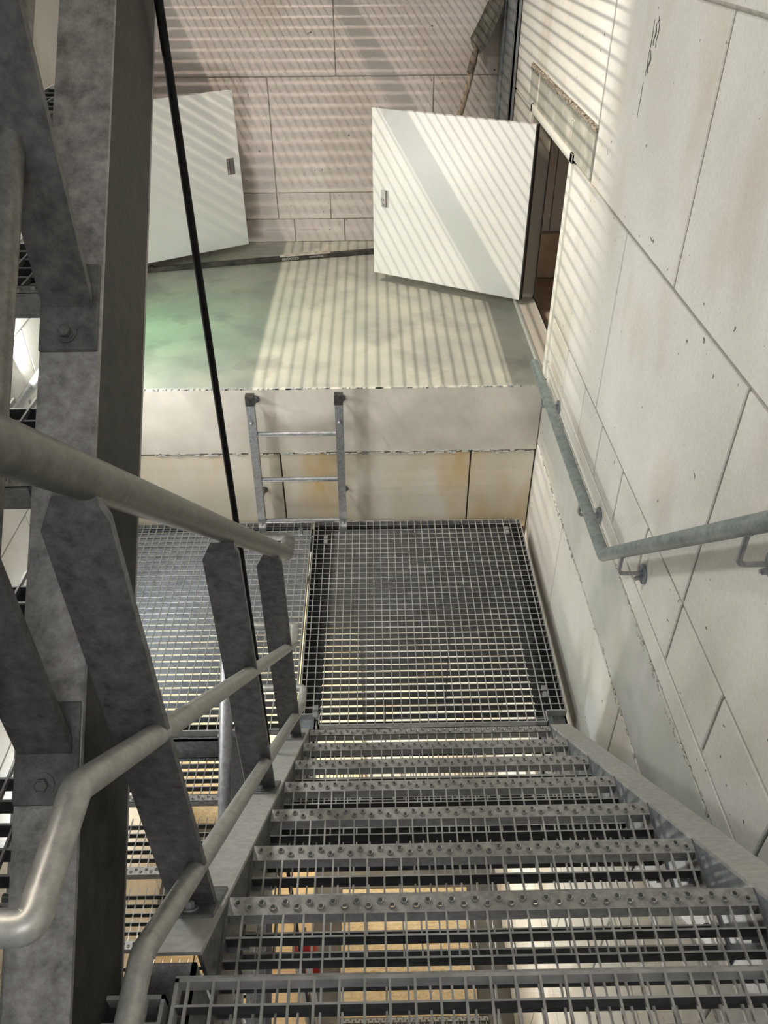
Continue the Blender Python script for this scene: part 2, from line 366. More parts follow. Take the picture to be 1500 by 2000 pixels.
# unseen slab pieces added around the gratings to block the tube light
b = MB(); b.box(-2.6, -1.20, -.1, 3.7, 2.925, 2.957); b.box(-.43, -.365, 1.1, 3.7, 2.925, 2.957); b.box(-1.20, 1.08, -.1, 1.1, 2.925, 2.957); b.box(.98, 1.08, 1.1, 3.7, 2.925, 2.957); b.box(-1.20, 1.08, -.9, -.1, 3.1, 3.12)
struct(b.build('slab_blocker', M_CONC))

# stamps on the small blocks and ink on the strip come with their things
def text(name, s, size, mat, parent, M4, ext=.0004, sx=1.0):
    c = bpy.data.curves.new(name, 'FONT'); c.body = s; c.size = size; c.extrude = ext; c.align_x = 'CENTER'; c.align_y = 'CENTER'
    t = bpy.data.objects.new('tmp', c); COL.objects.link(t); bpy.context.view_layer.update()
    me = bpy.data.meshes.new_from_object(t.evaluated_get(bpy.context.evaluated_depsgraph_get())); bpy.data.objects.remove(t)
    me.transform(M4 @ Matrix.Diagonal((sx, 1, 1, 1))); me.materials.clear(); me.materials.append(mat)
    o = bpy.data.objects.new(name, me); COL.objects.link(o)
    if parent: o.parent = parent
    return o
RX = Matrix.Rotation(math.pi/2, 4, 'X')
for x in (-.385, -.165):
    o = text('trim_stamp', 'SNOIRDNOSNI 0 60/60 BRNS', .011, M_STAMP, None, Matrix.Translation((x, YB-.0005, .868)) @ RX, .0003, 1.0)
    o.name = 'trim_4'; struct(o)

# ------------------------------------------------------------------ gratings
def grate(x0, x1, y0, y1, top=0., px=.0363, py=.0375, depth=.034, edges=(1, 1, 1, 1), notch=0, rodr=.0018, bt=.0028, et=.005):
    """bearing bars along x, cross rods along y, flat edge bars"""
    b = MB(); n = int((y1-y0)/py); off = (y1-y0-n*py)/2
    for i in range(n+1):
        y = y1-i*py
        if y < y0+.008 or y > y1-.008: continue
        a, c = x0, x1
        if notch and y < y0+.058: a += notch; c -= notch
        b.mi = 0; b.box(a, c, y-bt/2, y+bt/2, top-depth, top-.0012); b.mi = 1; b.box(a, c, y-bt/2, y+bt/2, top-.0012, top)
    b.mi = 1; m = int((x1-x0)/px); offx = (x1-x0-m*px)/2+px*.5
    for i in range(m+1):
        x = x0+offx+i*px
        if x > x1-.01: break
        ya = y0
        if notch and (x < x0+notch or x > x1-notch): ya = y0+.058
        b.box(x-rodr, x+rodr, ya, y1, top-.006, top+.0012)
    e = et
    if edges[0]: b.box(x0, x0+e, y0+(.058 if notch else 0), y1, top-depth, top+.001)
    if edges[1]: b.box(x1-e, x1, y0+(.058 if notch else 0), y1, top-depth, top+.001)
    if edges[2]:
        b.box(x0+notch, x1-notch, y0, y0+e, top-depth, top+.001)
        if notch:
            for (a, c) in ((x0, x0+notch+e), (x1-notch-e, x1)): b.box(a, c, y0+.055, y0+.055+e, top-depth, top+.001)
            b.box(x0+notch, x0+notch+e, y0, y0+.06, top-depth, top+.001); b.box(x1-notch-e, x1-notch, y0, y0+.06, top-depth, top+.001)
    if edges[3]: b.box(x0, x1, y1-e, y1, top-depth, top+.001)
    return b
def clip_mb(x, y, z):
    c = MB(); c.bbox(x-.010, x+.010, y-.030, y-.004, z-.004, z+.004, .001); c.bbox(x-.010, x+.010, y+.006, y+.030, z-.004, z+.004, .001)
    c.box(x-.009, x+.009, y-.006, y+.008, z-.022, z-.016); c.cyl((x, y, z-.017), (0, 0, 1), .008, .012, 6)
    return c
def landing(name, x0, x1, y0, y1, z, label, notch=0, clips=(), group=None, px=.0363, py=.0375, depth=.034):
    t = empty(name, (x0, y0, z), label, 'floor grating', group)
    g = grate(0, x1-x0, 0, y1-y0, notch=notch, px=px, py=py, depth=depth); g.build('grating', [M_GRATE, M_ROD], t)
    for (cx, cy) in clips: clip_mb(cx-x0, cy-y0, .004).build('clip', M_GALV_L, t)
    return t
landing('grating_panel', -.072, 1.03, .158, 1.485, 0, 'large grating floor panel with cut corners at the foot of the central stairs', notch=.085,
        clips=((-.005, 1.33), (.945, 1.385), (.955, .31), (.0, .225)))
landing('grating_panel', -1.18, -.084, .141, 1.485, 0, 'grating floor panel left of the hanging black cable, under the loose ends of the railing', clips=((-.14, 1.4), (-1.1, .3)))
landing('grating_panel', -.02, 1.04, -2.7, -1.385, 8*R, 'grating floor panel of the upper landing in the foreground above the top step', px=.0341, py=.034, depth=.026)
landing('grating_panel', -1.1, -.03, -2.7, -1.405, 8*R, 'upper landing grating panel at bottom left behind the wide steel stringer', px=.0341, py=.034, depth=.026)
landing('grating_panel', -1.195, -.435, 1.11, 3.565, 2.955, 'grating over the left opening in the added slab above the ledge')
landing('grating_panel', -.36, .98, 1.11, 3.565, 2.955, 'grating over the right opening in the added slab above the ledge')
# carrying beams of the landing
def beam(name, parts, mat, label, cat='steel beam', group=None):
    b = MB()
    for p in parts: b.box(*p)
    return tag(b.build(name, mat), label, cat, group)
def chan_x(y, z, x0, x1, h=.12, fl=.055, t=.007, s=1):
    """channel along x, flanges to s*y"""
    ya, yb = sorted((y, y+s*fl)); yw = sorted((y, y+s*t))
    return [(x0, x1, yw[0], yw[1], z-h, z), (x0, x1, ya, yb, z-t, z), (x0, x1, ya, yb, z-h, z-h+t)]
def chan_y(x, z, y0, y1, h=.12, fl=.055, t=.007, s=1):
    xa, xb = sorted((x, x+s*fl)); xw = sorted((x, x+s*t))
    return [(xw[0], xw[1], y0, y1, z-h, z), (xa, xb, y0, y1, z-t, z), (xa, xb, y0, y1, z-h, z-h+t)]
beam('landing_beam', chan_x(1.47, -.038, -1.25, 1.05, s=-1), M_GALV, 'dark channel beam carrying the far edge of the gratings against the ledge wall')
beam('landing_beam', chan_y(1.03, -.036, -.05, 1.41, s=-1, fl=.075, h=.18), M_GALV, 'channel beam under the right edge of the grating panel along the wall')
beam('landing_beam', chan_y(-.08, -.038, .24, 1.41, s=1, fl=.085), M_GALV, 'channel beam under the seam between the two grating panels')
beam('landing_beam', chan_x(.125, -.038, -1.18, -.24, s=1), M_GALV, 'channel beam under the near edge of the left grating panel above the lower steps')
beam('edge_plate', [(-.02, 1.04, -1.386, -1.382, 8*R-.034, 8*R+.001)], M_NOSE, 'light steel edge plate along the front of the upper landing grating in the foreground')

# ------------------------------------------------------------------ treads
def nosing_mb(wd, d=.031, n=22):
    """perforated anti-slip strip: row of raised holes in a zigzag"""
    b = MB(); z0 = .0015; pitch = (wd-.01)/(2*n); x = .005
    def quad(p): b.add(p, [(0, 1, 2, 3)])
    quad([(0, 0, z0), (x, 0, z0), (x, d, z0), (0, d, z0)])
    quad([(wd-.005, 0, z0), (wd, 0, z0), (wd, d, z0), (wd-.005, d, z0)])
    for i in range(2*n):
        xa = x+i*pitch; xb = xa+pitch; cy = d*.36 if i % 2 == 0 else d*.64; cx = (xa+xb)/2
        r = .0070; K = 8
        oct_ = [(cx+r*math.cos(2*math.pi*(k+.5)/K), cy+r*math.sin(2*math.pi*(k+.5)/K), z0) for k in range(K)]
        top = [(cx+.0053*math.cos(2*math.pi*(k+.5)/K), cy+.0053*math.sin(2*math.pi*(k+.5)/K), z0+.0045) for k in range(K)]
        inn = [(cx+.0041*math.cos(2*math.pi*(k+.5)/K), cy+.0041*math.sin(2*math.pi*(k+.5)/K), z0+.0040) for k in range(K)]
        bot = [(cx+.0041*math.cos(2*math.pi*(k+.5)/K), cy+.0041*math.sin(2*math.pi*(k+.5)/K), z0-.002) for k in range(K)]
        cs = [(xb, d, z0), (xa, d, z0), (xa, 0, z0), (xb, 0, z0)]   # after verts 0|1, 2|3, ...
        V = oct_+cs; Fs = []
        # corners sit beside octagon verts: (0,1) upper right, (2,3) upper left, (4,5) lower left, (6,7) lower right
        Fs = [(8, 0, 1), (8, 1, 2, 9), (9, 2, 3), (9, 3, 4, 10), (10, 4, 5), (10, 5, 6, 11), (11, 6, 7), (11, 7, 0, 8)]
        b.add(V, Fs)
        b.add(oct_+top, [(k, (k+1) % K, K+(k+1) % K, K+k) for k in range(K)], True)
        b.add(top+inn, [(k, (k+1) % K, K+(k+1) % K, K+k) for k in range(K)], False)
        b.add(inn+bot, [(k, (k+1) % K, K+(k+1) % K, K+k) for k in range(K)], False)
    b.box(0, wd, 0, .003, -.034, z0)      # front face bar
    b.box(0, wd, d-.0025, d, -.030, z0)
    return b
def make_tread(wd, depth, label, group, sgn=-1, light=False):
    """origin at the left end of the nosing edge; grating runs towards sgn*y"""
    t = empty('stair_tread', (0, 0, 0), label, 'stair tread', group)
    nb = nosing_mb(wd); gb = MB(); py = .0355
    y = .031+py
    while y < depth+.003:
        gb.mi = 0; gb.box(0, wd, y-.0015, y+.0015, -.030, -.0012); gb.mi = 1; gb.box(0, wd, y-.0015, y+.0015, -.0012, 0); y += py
    gb.mi = 1; px = .0341; x = px*.75
    while x < wd-.008:
        gb.box(x-.0017, x+.0017, .031, depth, -.006, .0012); x += px
    eL = MB(); eL.box(-.003, .002, .0, depth+.002, -.062, 0.001)
    eR = MB(); eR.box(wd-.002, wd+.003, .0, depth+.002, -.062, 0.001)
    # foot lugs of the end plates
    lugs = []
    for (xa, sx) in ((.002, 1), (wd-.002, -1)):
        for yy in (.06, .16):
            lg = MB(); lg.cyl((xa, yy, -.045), (sx, 0, 0), .011, .014, 6); lg.cyl((xa+sx*.012, yy, -.045), (sx, 0, 0), .006, .022, 10); lugs.append(lg)
    for q in [nb, gb, eL, eR]+lugs:
        if sgn < 0: q.xf(lambda v: Vector((v.x, -v.y, v.z)))
    gb.build('grating', [M_GRATE, M_ROD], t); nb.build('nosing', M_NOSE, t)
    eL.build('end_plate', M_GALV, t); eR.build('end_plate', M_GALV, t)
    for lg in lugs: lg.build('bolt', M_GALV_L, t)
    return t
names = ['lowest', 'second', 'third', 'fourth', 'fifth', 'sixth', 'topmost, nearest']
T0 = make_tread(.894, .232, 'lowest grating step of the central flight, meeting the landing grating', 'steps of the flight going down')
T0.location = (.003, 0, R)
for k in range(1, 7):
    copy_tree(T0, (.003, -G*k, R*(k+1)), ['', 'second', 'third', 'fourth', 'fifth', 'sixth', 'seventh and topmost'][k]+' grating step up from the landing in the central flight, with studded nosing', 'steps of the flight going down')
# upper flight on the left: nosings face the camera
U0_ = make_tread(.88, .24, 'third grating step up of the upper flight at the left edge behind the wide stringer', 'steps of the upper flight', sgn=1)
Y0U = -1.40
U0_.location = (-1.073, Y0U+2*G, 8*R+3*R)
for k in (1, 2, 4, 5, 6):
    copy_tree(U0_, (-1.073, Y0U+(k-1)*G, 8*R+k*R), {1: 'first', 2: 'second', 4: 'fourth', 5: 'fifth', 6: 'sixth'}[k]+' grating step up of the upper flight at the left edge behind the wide stringer', 'steps of the upper flight')
# lower flight on the left
for k in range(1, 8):
    copy_tree(U0_, (-1.13, .141-G*k, -R*k), ['', 'first', 'second', 'third', 'fourth', 'fifth', 'sixth', 'seventh'][k]+' grating step down from the landing in the lower left flight, over pale boards', 'steps of the lower flight')
# flight one storey down, straight below
for k in range(0, 7):
    copy_tree(T0, (.003, .10-G*k, -2.95+R*(k+1)), ['lowest', 'second', 'third', 'fourth', 'fifth', 'sixth', 'seventh'][k]+' grating step of the flight one storey below, seen through the stairs', 'steps of the flight one storey below')

# ------------------------------------------------------------------ stringers
def stringer(name, xw, s, y0, y1, zf, slope, label, h=.20, fl=.072, t=.008, mats=(None, None), flat_end=None):
    """channel: web at xw, flanges towards s*x. top flange follows zf(y)."""
    o = empty(name, (0, 0, 0), label, 'stair stringer')
    hv = h/math.cos(math.atan(abs(slope)))
    tv = t/math.cos(math.atan(abs(slope)))
    w = MB(); w.prism([(y0, zf(y0)-hv+tv), (y1, zf(y1)-hv+tv), (y1, zf(y1)-tv), (y0, zf(y0)-tv)], 'x', xw, xw+s*t*.8)
    f = MB(); r = .004
    for (a, c) in ((0, -tv), (-hv+tv, -hv)):
        f.prism([(y0, zf(y0)+c), (y1, zf(y1)+c), (y1, zf(y1)+a), (y0, zf(y0)+a)], 'x', xw, xw+s*fl)
    w.build('web', mats[0], o); f.build('flanges', mats[1], o)
    return o
zo = lambda y: R*(1-y/G)+.006
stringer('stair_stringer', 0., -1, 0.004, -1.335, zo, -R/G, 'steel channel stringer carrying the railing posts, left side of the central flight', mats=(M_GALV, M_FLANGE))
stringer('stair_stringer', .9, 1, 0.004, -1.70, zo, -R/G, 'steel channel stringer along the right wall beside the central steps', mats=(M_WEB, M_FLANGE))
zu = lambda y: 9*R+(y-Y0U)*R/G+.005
stringer('stair_stringer', -.108, -1, -1.62, -.01, zu, R/G, 'wide dark steel stringer of the upper flight crossing the left of the view', h=.203, fl=.080, mats=(spangle('stringer_web_shaded', (.022, .020, .019), (.07, .066, .062), .6, .3, 30), spangle('stringer_flange_lit', (.17, .165, .16), (.46, .45, .44), .55, .4, 30)))  # one steel: shade put into the web colour, light into the flange colour
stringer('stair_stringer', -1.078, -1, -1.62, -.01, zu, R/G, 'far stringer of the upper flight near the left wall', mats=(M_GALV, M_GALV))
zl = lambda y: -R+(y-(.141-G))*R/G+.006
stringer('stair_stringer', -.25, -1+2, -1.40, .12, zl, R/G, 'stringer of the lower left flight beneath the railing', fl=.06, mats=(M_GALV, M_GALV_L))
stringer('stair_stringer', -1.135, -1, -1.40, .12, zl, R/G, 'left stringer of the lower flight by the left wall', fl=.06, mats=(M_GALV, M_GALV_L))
for xw, s, nm in ((0., -1, 'left'), (.9, 1, 'right')):
    stringer('stair_stringer', xw, s, .10, -1.25, lambda y: -2.95+R*(1-(y-.10)/G)+.006, -R/G, nm+' stringer of the flight one storey below', mats=(M_GALV, M_GALV))
# landing-level channel stubs at the cut corners of the panel
for (xa, s, nm) in ((0., -1, 'left'), (.9, 1, 'right')):
    b = MB(); c = chan_y(xa, -.028, .008, .212, h=.16, fl=.072, s=s)
    for p in c: b.box(*p)
    b.cyl((xa+s*.036, .10, -.03), (0, 0, 1), .011, .012, 6)
    tag(b.build('stub_beam', M_WEB), nm+' short channel stub in the cut corner between the landing grating and the stringer foot', 'steel beam')
# end of the left stringer at the upper landing
b = MB()
for p in chan_y(-.005, 8*R-.045, -1.9, -1.345, h=.17, fl=.075, s=-1): b.box(*p)
tag(b.build('stub_beam', M_GALV), 'channel beam under the upper landing at the head of the left stringer', 'steel beam')

# ------------------------------------------------------------------ railing of the central flight
rail = empty('stair_railing', (-.04, -.6, 0.8), 'galvanised railing with handrail, two mid rails and three flat posts, left of the central flight', 'railing')
rail.location = (0, 0, 0)
XR = -.040
def zs(y, h): return R*(1-y/G)+h
def railpath(h, yend, ytop, xend=-.235, ext=.10, back=None, XR=-.040):
    p = []
    if back: p += [(XR-back, ytop-.13, zs(ytop, h)+.0)]
    p += [(XR, ytop-.13, zs(ytop, h)), (XR, ytop, zs(ytop, h)), (XR, yend, zs(yend, h)), (XR, yend+ext, zs(yend, h)), (xend, yend+ext, zs(yend, h))]
    return p
b = MB(); b.tube(railpath(.873, .10, -1.75, ext=.07, XR=-.032), .0232, 28, bend=.010); b.build('handrail', M_GALV_HR if 'M_GALV_HR' in globals() else spangle('rail_galv', (.13, .128, .12), (.25, .245, .23), .42, .6, 50), rail)
M_R = bpy.data.materials['rail_galv']; M_R2 = spangle('mid_rail_galv', (.34, .34, .32), (.54, .54, .51), .40, .5, 50)
b = MB(); b.tube(railpath(.461, -.005, -1.415, ext=.085, back=.25, XR=-.027), .0152, 24, bend=.012); b.build('mid_rail', M_R2, rail)
b = MB(); b.tube(railpath(.122, .045, -1.42, ext=.085, back=.25, XR=-.027), .0152, 24, bend=.012); b.build('mid_rail', M_R2, rail)
def post(y, xa, xb, zb, h, parent, slope, nm='post', top=True, xr=XR, mat=None, lean=0):
    t_ = .012; p = MB()
    if top:
        poly = [(xa, zb), (xb, zb), (xb, zb+h-.012), (xb-.006, zb+h+.006), (xb-.006, zb+h+.02), (xa+.022, zb+h+.02), (xa, zb+h-.024)]
    else: poly = [(xa, zb), (xb, zb), (xb, zb+h), (xa, zb+h)]
    p.prism(poly, 'y', y-t_/2, y+t_/2)
    o = p.build(nm, mat or M_GALV, parent)
    # sloped base plate and bolts
    q = MB(); L = .062; ca = math.atan(slope)
    q.bbox(xa-.003, xb+.007, -L, L, 0, .008, .0015)
    q.xf(lambda v: Vector((v.x, y+v.y*math.cos(ca)-v.z*math.sin(ca), zb+v.y*math.sin(ca)+v.z*math.cos(ca))))
    pl = q.build('base_plate', mat or M_GALV, o)
    for sg in (-1, 1):
        c = Vector(((xa+xb)/2, y+sg*.037*math.cos(ca), zb+sg*.037*math.sin(ca))); nrm = Vector((0, -math.sin(ca), math.cos(ca))); c = c+nrm*.008
        k = MB(); k.cyl(c, nrm, .0145, .0025, 24); k.cyl(c+nrm*.0025, nrm, .0085, .0085, 6); k.cyl(c+nrm*.011, nrm, .0075, .0018, 6, .0055)
        k.build('bolt', M_GALV_L if parent is rail else mat, o)
    return o
for (y, h) in ((-1.205, .830), (-.648, .826), (-.125, .834)):
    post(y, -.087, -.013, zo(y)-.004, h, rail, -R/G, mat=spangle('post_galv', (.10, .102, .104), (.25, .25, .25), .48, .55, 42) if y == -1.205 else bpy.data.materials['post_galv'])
# collar welds where mid rails pass the posts
# ------------------------------------------------------------------ railing of the upper flight
ur = empty('stair_railing', (0, 0, 0), 'dark flat posts bolted to the wide stringer of the upper flight at the left edge', 'railing')
Mp = spangle('post_dark', (.075, .074, .072), (.19, .188, .185), .55, .45, 34)
for y in (-1.252, -.826, -.39):
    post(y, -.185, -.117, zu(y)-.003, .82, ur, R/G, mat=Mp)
b = MB(); b.tube([(-.168, y, zu(y)+.21) for y in (-1.9, .1)], .0162, 24); b.build('mid_rail', M_R, ur)
b = MB(); b.tube([(-.15, y, zu(y)+.87) for y in (-1.2, .1)], .0232, 24); b.build('handrail', M_R, ur)
# ------------------------------------------------------------------ railing of the lower flight
lr = empty('stair_railing', (0, 0, 0), 'light grey railing of the lower left flight seen behind the middle post', 'railing')
for h, r_ in ((.87, .0215), (.445, .0162), (.10, .0162)):
    z1 = zl(.0)+h
    b = MB(); b.tube([(-.235, .10, z1), (-.235, -.0, z1), (-.235, -1.40, z1-1.40*R/G)], r_, 20); b.build('handrail' if r_ > .02 else 'mid_rail', M_GALV_L, lr)
for y in (-.25, -.8, -1.3): 
    p = MB(); p.box(-.265, -.205, y-.006, y+.006, zl(y), zl(y)+.85); p.build('post', M_GALV_L, lr)

# ------------------------------------------------------------------ wall handrail on the right
wr = empty('wall_handrail', (0, 0, 0), 'weathered pipe handrail on brackets, bending along the right wall above the landing', 'handrail')
XRr = 1.0; zr = .937
b = MB(); b.tube([(XRr, 1.455, zr), (XRr, .10, zr), (XRr, -1.5, zr+1.60*.965)], .0205, 28); b.build('rail', M_HAND, wr)
def bracket(y, zc, drop):
    p = MB(); zt = zc-.019
    p.tube([(XRr, y, zt+.004), (XRr, y, zt-drop), (XW-.006, y, zt-drop)], .0062, 14, bend=.018); p.cyl((XRr, y, zt-.002), (0, 0, 1), .011, .004, 16, .009)
    o = p.build('bracket', M_GALV_L, wr)
    q = MB(); q.cyl((XW-.007, y, zt-drop-.004), (1, 0, 0), .031, .008, 32); q.cyl((XW-.017, y, zt-drop), (1, 0, 0), .009, .012, 12); q.build('wall_plate', M_WEB, o)
    q = MB(); q.cyl((XW-.022, y+.002, zt-drop-.022), (1, 0, 0), .0075, .016, 6); q.cyl((XW-.027, y+.002, zt-drop-.022), (1, 0, 0), .005, .006, 10, .0045); q.build('nut', M_GALV_L, o)
for (y, zc, d) in ((1.215, zr, .072), (.43, zr, .072), (-.055, zr+.155*.965, .072), (-.645, zr+.745*.965, .085), (-1.2, zr+1.3*.965, .08)): bracket(y, zc, d)
# the same on the left wall
wl = empty('wall_handrail', (0, 0, 0), 'short stretch of pipe handrail on the left wall seen between the upper steps', 'handrail')
b = MB(); b.tube([(-1.24, 1.45, .955), (-1.24, .1, .955), (-1.24, -1.2, .955-1.3*.935)], .0205, 20); b.build('rail', M_GALV_L, wl)
for y in (1.2, .45):
    p = MB(); p.tube([(-1.24, y, .937), (-1.24, y, .865), (XL+.004, y, .865)], .0062, 12, bend=.018); p.cyl((XL, y, .865), (1, 0, 0), .031, .008, 24); p.build('bracket', M_GALV_L, wl)

# ------------------------------------------------------------------ hanging cable
b = MB(); b.tube([(-.087, -.272, 2.96), (-.088, -.285, 2.5), (-.0895, -.291, 1.85), (-.0885, -.298, 1.3), (-.089, -.318, .57), (-.09, -.32, -2.2)], .0078, 16)
tag(b.build('hanging_cable', M_CABLE), 'thick black cable hanging straight down the gap between the flights', 'cable')

# ------------------------------------------------------------------ ladder on the ledge front
la = empty('ladder', (0, 0, 0), 'short galvanised three-rung ladder fixed in front of the concrete ledge', 'ladder')
YLd = 1.41
for (xb, xt, nm) in ((-.338, -.322, 0), (.085, .092, 1)):
    p = MB(); wx = .019; wy = .011
    zb, zt, zc = .003, .815, .765
    def pr_(za, zb_, e=0):
        V = []
        for z in (za, zb_):
            x = xb+(xt-xb)*(z+.055)/.87
            V += [(x-wx-e, YLd-wy*1.6-e, z), (x+wx+e, YLd-wy*1.6-e, z), (x+wx+e, YLd+wy*1.6+e, z), (x-wx-e, YLd+wy*1.6+e, z)]
        return V, [(0, 3, 2, 1), (4, 5, 6, 7), (0, 1, 5, 4), (1, 2, 6, 5), (2, 3, 7, 6), (3, 0, 4, 7)]
    p.add(*pr_(zb, zc)); o = p.build('side_rail', M_GALV_L, la)
    p = MB(); p.add(*pr_(zc, zt, .0012)); p.build('end_cap', M_CAP, o)
    for z in (.675, .065):
        x = xb+(xt-xb)*(z+.055)/.87
        k = MB(); k.cyl((x, YLd-wy*1.6, z), (0, -1, 0), .010, .003, 18); k.cyl((x, YLd-wy*1.6-.003, z), (0, -1, 0), .0075, .007, 6); k.cyl((x, YLd-wy*1.6-.010, z), (0, -1, 0), .0065, .006, 12, .002); k.build('bolt', M_GALV_L, o)
    for z in (.73, .19):
        x = xb+(xt-xb)*(z+.055)/.87
        k = MB(); k.cyl((x+.008, YLd+.01, z), (0, 1, 0), .007, YL-YLd-.012, 12); k.cyl((x+.008, YL-.022, z), (0, 1, 0), .016, .012, 6); k.cyl((x+.008, YL-.016, z), (0, 1, 0), .02, .004, 20); k.build('standoff', M_GALV, o)
for z in (.600, .333, .070):
    p = MB(); p.tube([(-.325, YLd, z), (.09, YLd, z)], .0128, 18); p.build('rung', M_GALV_L, la)

# ------------------------------------------------------------------ built-in cabinets
def door_mb(W, H, t=.032):
    """x from hinge 0 to W, front face at y=0 (towards -y), folded edge to +y"""
    b = MB(); b.bbox(0, W, 0, .003, 0, H, .0012)
    for (x0, x1, z0, z1) in ((0, .003, 0, H), (W-.003, W, 0, H), (0, W, 0, .003), (0, W, H-.003, H)): b.box(x0, x1, .002, t, z0, z1)
    for (x0, x1, z0, z1) in ((0, .02, 0, H), (W-.02, W, 0, H), (0, W, 0, .02), (0, W, H-.02, H)): b.box(x0, x1, t-.002, t, z0, z1)
    return b
def place(o, hinge, free, z0):
    d = Vector((free[0]-hinge[0], free[1]-hinge[1], 0)); o.location = (hinge[0], hinge[1], z0); o.rotation_euler = (0, 0, math.atan2(d.y, d.x)); return d.length
def label_parts(par, cx, cz, flip=False):
    """small printed latch label"""
    w_, h_ = .048, .094; s = -1 if flip else 1; o = MB(); o.box(cx-w_/2, cx+w_/2, -.002, 0, cz-h_/2, cz+h_/2)
    L = o.build('latch_label', M_LBL if not flip else flat('label_grey', (.15, .145, .14), .45), par)
    q = MB(); q.box(cx+s*.008-.0035, cx+s*.008+.0035, -.003, -.001, cz-h_/2+.001, cz+h_/2-.001); q.build('label_stripe', M_LBL3, L)
    q = MB(); q.box(cx+s*.013-.0015, cx+s*.013+.0015, -.0028, -.001, cz-h_/2+.001, cz+h_/2-.001); q.build('label_stripe', M_LBL4, L)
    q = MB()
    for (dx, dz, a, c) in ((-.019, -.005, .003, .015), (-.008, -.008, .005, .012), (-.011, -.030, .010, .004), (-.006, -.036, .004, .016), (-.015, -.040, .006, .004)):
        q = MB(); q.box(cx+s*dx-a/2, cx+s*dx+a/2, -.003, -.001, cz+s*dz-c/2, cz+s*dz+c/2); q.build('label_print', M_LBL2, L)
cr = empty('wall_cabinet', (0, 0, 0), 'white flush cabinet in the right wall with its square door swung open', 'cabinet')
fo = MB(); t = .036; x0, x1 = XW-.012, XW+.004; ya, yb, za, zb = 1.53, 2.55, .788, 1.82
fo.bbox(x0, x1, ya, ya+.044, za, zb, .002); fo.bbox(x0, x1, yb-t, yb, za, zb, .002); fo.bbox(x0, x1, ya, yb, za, za+t*.8, .002); fo.bbox(x0, x1, ya, yb, zb-t, zb, .002)
fo.mi = 1
D = .10
for (a, c, e, g) in ((ya+t*.6, ya+t*.6+.004, za+.02, zb-t), (yb-t-.004, yb-t, za+.02, zb-t)): fo.box(XW, XW+D, a, c, e, g)
fo.box(XW, XW+D, ya+.02, yb-t, za+t*.8-.004, za+t*.8); fo.box(XW, XW+D, ya+.02, yb-t, zb-t, zb-t+.004)
fo.build('frame', [M_FRAME, M_JAMB], cr)
fi = MB(); e = .022
fi.box(XW+D-.004, XW+D, yb-t-e-.02, yb-t, za+.02, zb-t); fi.box(XW+D-.004, XW+D, ya+.02, ya+.02+e, za+.02, zb-t); fi.box(XW+D-.004, XW+D, ya+.02, yb-t, za+.02, za+.02+e); fi.box(XW+D-.004, XW+D, ya+.02, yb-t, zb-t-e, zb-t)
fi.build('inner_lip', M_JAMB, cr)
ga = MB(); ga.box(XW+D-.008, XW+D-.003, ya+.055, ya+.059, za+.045, zb-t-.02); ga.box(XW+D-.008, XW+D-.003, yb-t-.048, yb-t-.043, za+.045, zb-t-.02); ga.box(XW+D-.008, XW+D-.003, ya+.055, yb-t-.045, za+.042, za+.047)
ga.build('gasket', M_GASKET, cr)
ni = MB(); ni.box(XW+D, XW+.75, ya-.1, ya-.08, .74, 1.9); ni.box(XW+D, XW+.75, yb+.5, yb+.52, .74, 1.9); ni.box(XW+D, XW+.75, ya-.1, yb+.5, .72, .74); ni.box(XW+D, XW+.75, ya-.1, yb+.5, 1.88, 1.9); ni.box(XW+.73, XW+.75, ya-.1, yb+.5, .72, 1.9)
ni.build('niche', M_NICHE, cr)
nb = MB(); nb.bbox(1.272, 1.338, 3.02, 3.045, 1.02, 1.88, .002); nb.build('board', M_NICHEB, cr)
nb = MB(); nb.bbox(1.342, 1.60, 3.02, 3.045, 1.02, 1.88, .002); nb.build('board', M_NICHEB, cr)
nb = MB(); nb.bbox(1.18, 1.70, 2.985, 3.045, .745, 1.015, .004); nb.build('ledge_stone', noise_mat('niche_stone', (.62, .51, .40), (.76, .64, .52), 9, .9, bump=.5), cr)
dm = door_mb(.93, .905); dr = dm.build('door', M_DOOR, cr)
def setdoor(o, hinge, free, z0, mirror):
    d = Vector((free[0]-hinge[0], free[1]-hinge[1], 0)); L = d.length; ang = math.atan2(d.y, d.x)
    if mirror:   # face must point to -y: local +y must point away from camera
        o.location = (free[0], free[1], z0); ang = math.atan2(-d.y, -d.x)
    else: o.location = (hinge[0], hinge[1], z0)
    o.rotation_euler = (0, 0, ang)
setdoor(dr, (1.065, 2.405), (.267, 2.852), .846, True)
label_parts(dr, .078, .44)
ge = MB(); ge.box(.9305, .937, -.0005, .034, .0, .905); ge.build('gasket', M_GASKET, dr)
for z in (.12, .75): hg = MB(); hg.cyl((.925, .014, z), (0, 0, 1), .008, .06, 12); hg.build('hinge', M_GALV_L, dr)
cl = empty('wall_cabinet', (0, 0, 0), 'white square cabinet door standing open from the left wall behind the black cable', 'cabinet')
fl_ = MB(); xa, xb_ = XL-.004, XL+.012; y_a, y_b = 1.60, 2.96
fl_.bbox(xa, xb_, 1.90, 1.93, .79, 1.82, .002); fl_.bbox(xa, xb_, 2.93, 2.96, .79, 1.82, .002); fl_.bbox(xa, xb_, 1.90, 2.96, .79, .82, .002); fl_.bbox(xa, xb_, 1.90, 2.96, 1.79, 1.82, .002)
fl_.build('frame', M_FRAME, cl)
fb = MB(); fb.box(XL+.001, XL+.003, 1.92, 2.94, .81, 1.80); fb.build('back_panel', M_NICHE, cl)
dm = door_mb(.93, .905); dl = dm.build('door', M_DOOR, cl)
setdoor(dl, (-1.36+.04, 2.935), (-.5536, 3.375), .846, False)
ddl = (Vector((-.5536, 3.375, 0))-Vector((-1.32, 2.935, 0))).length
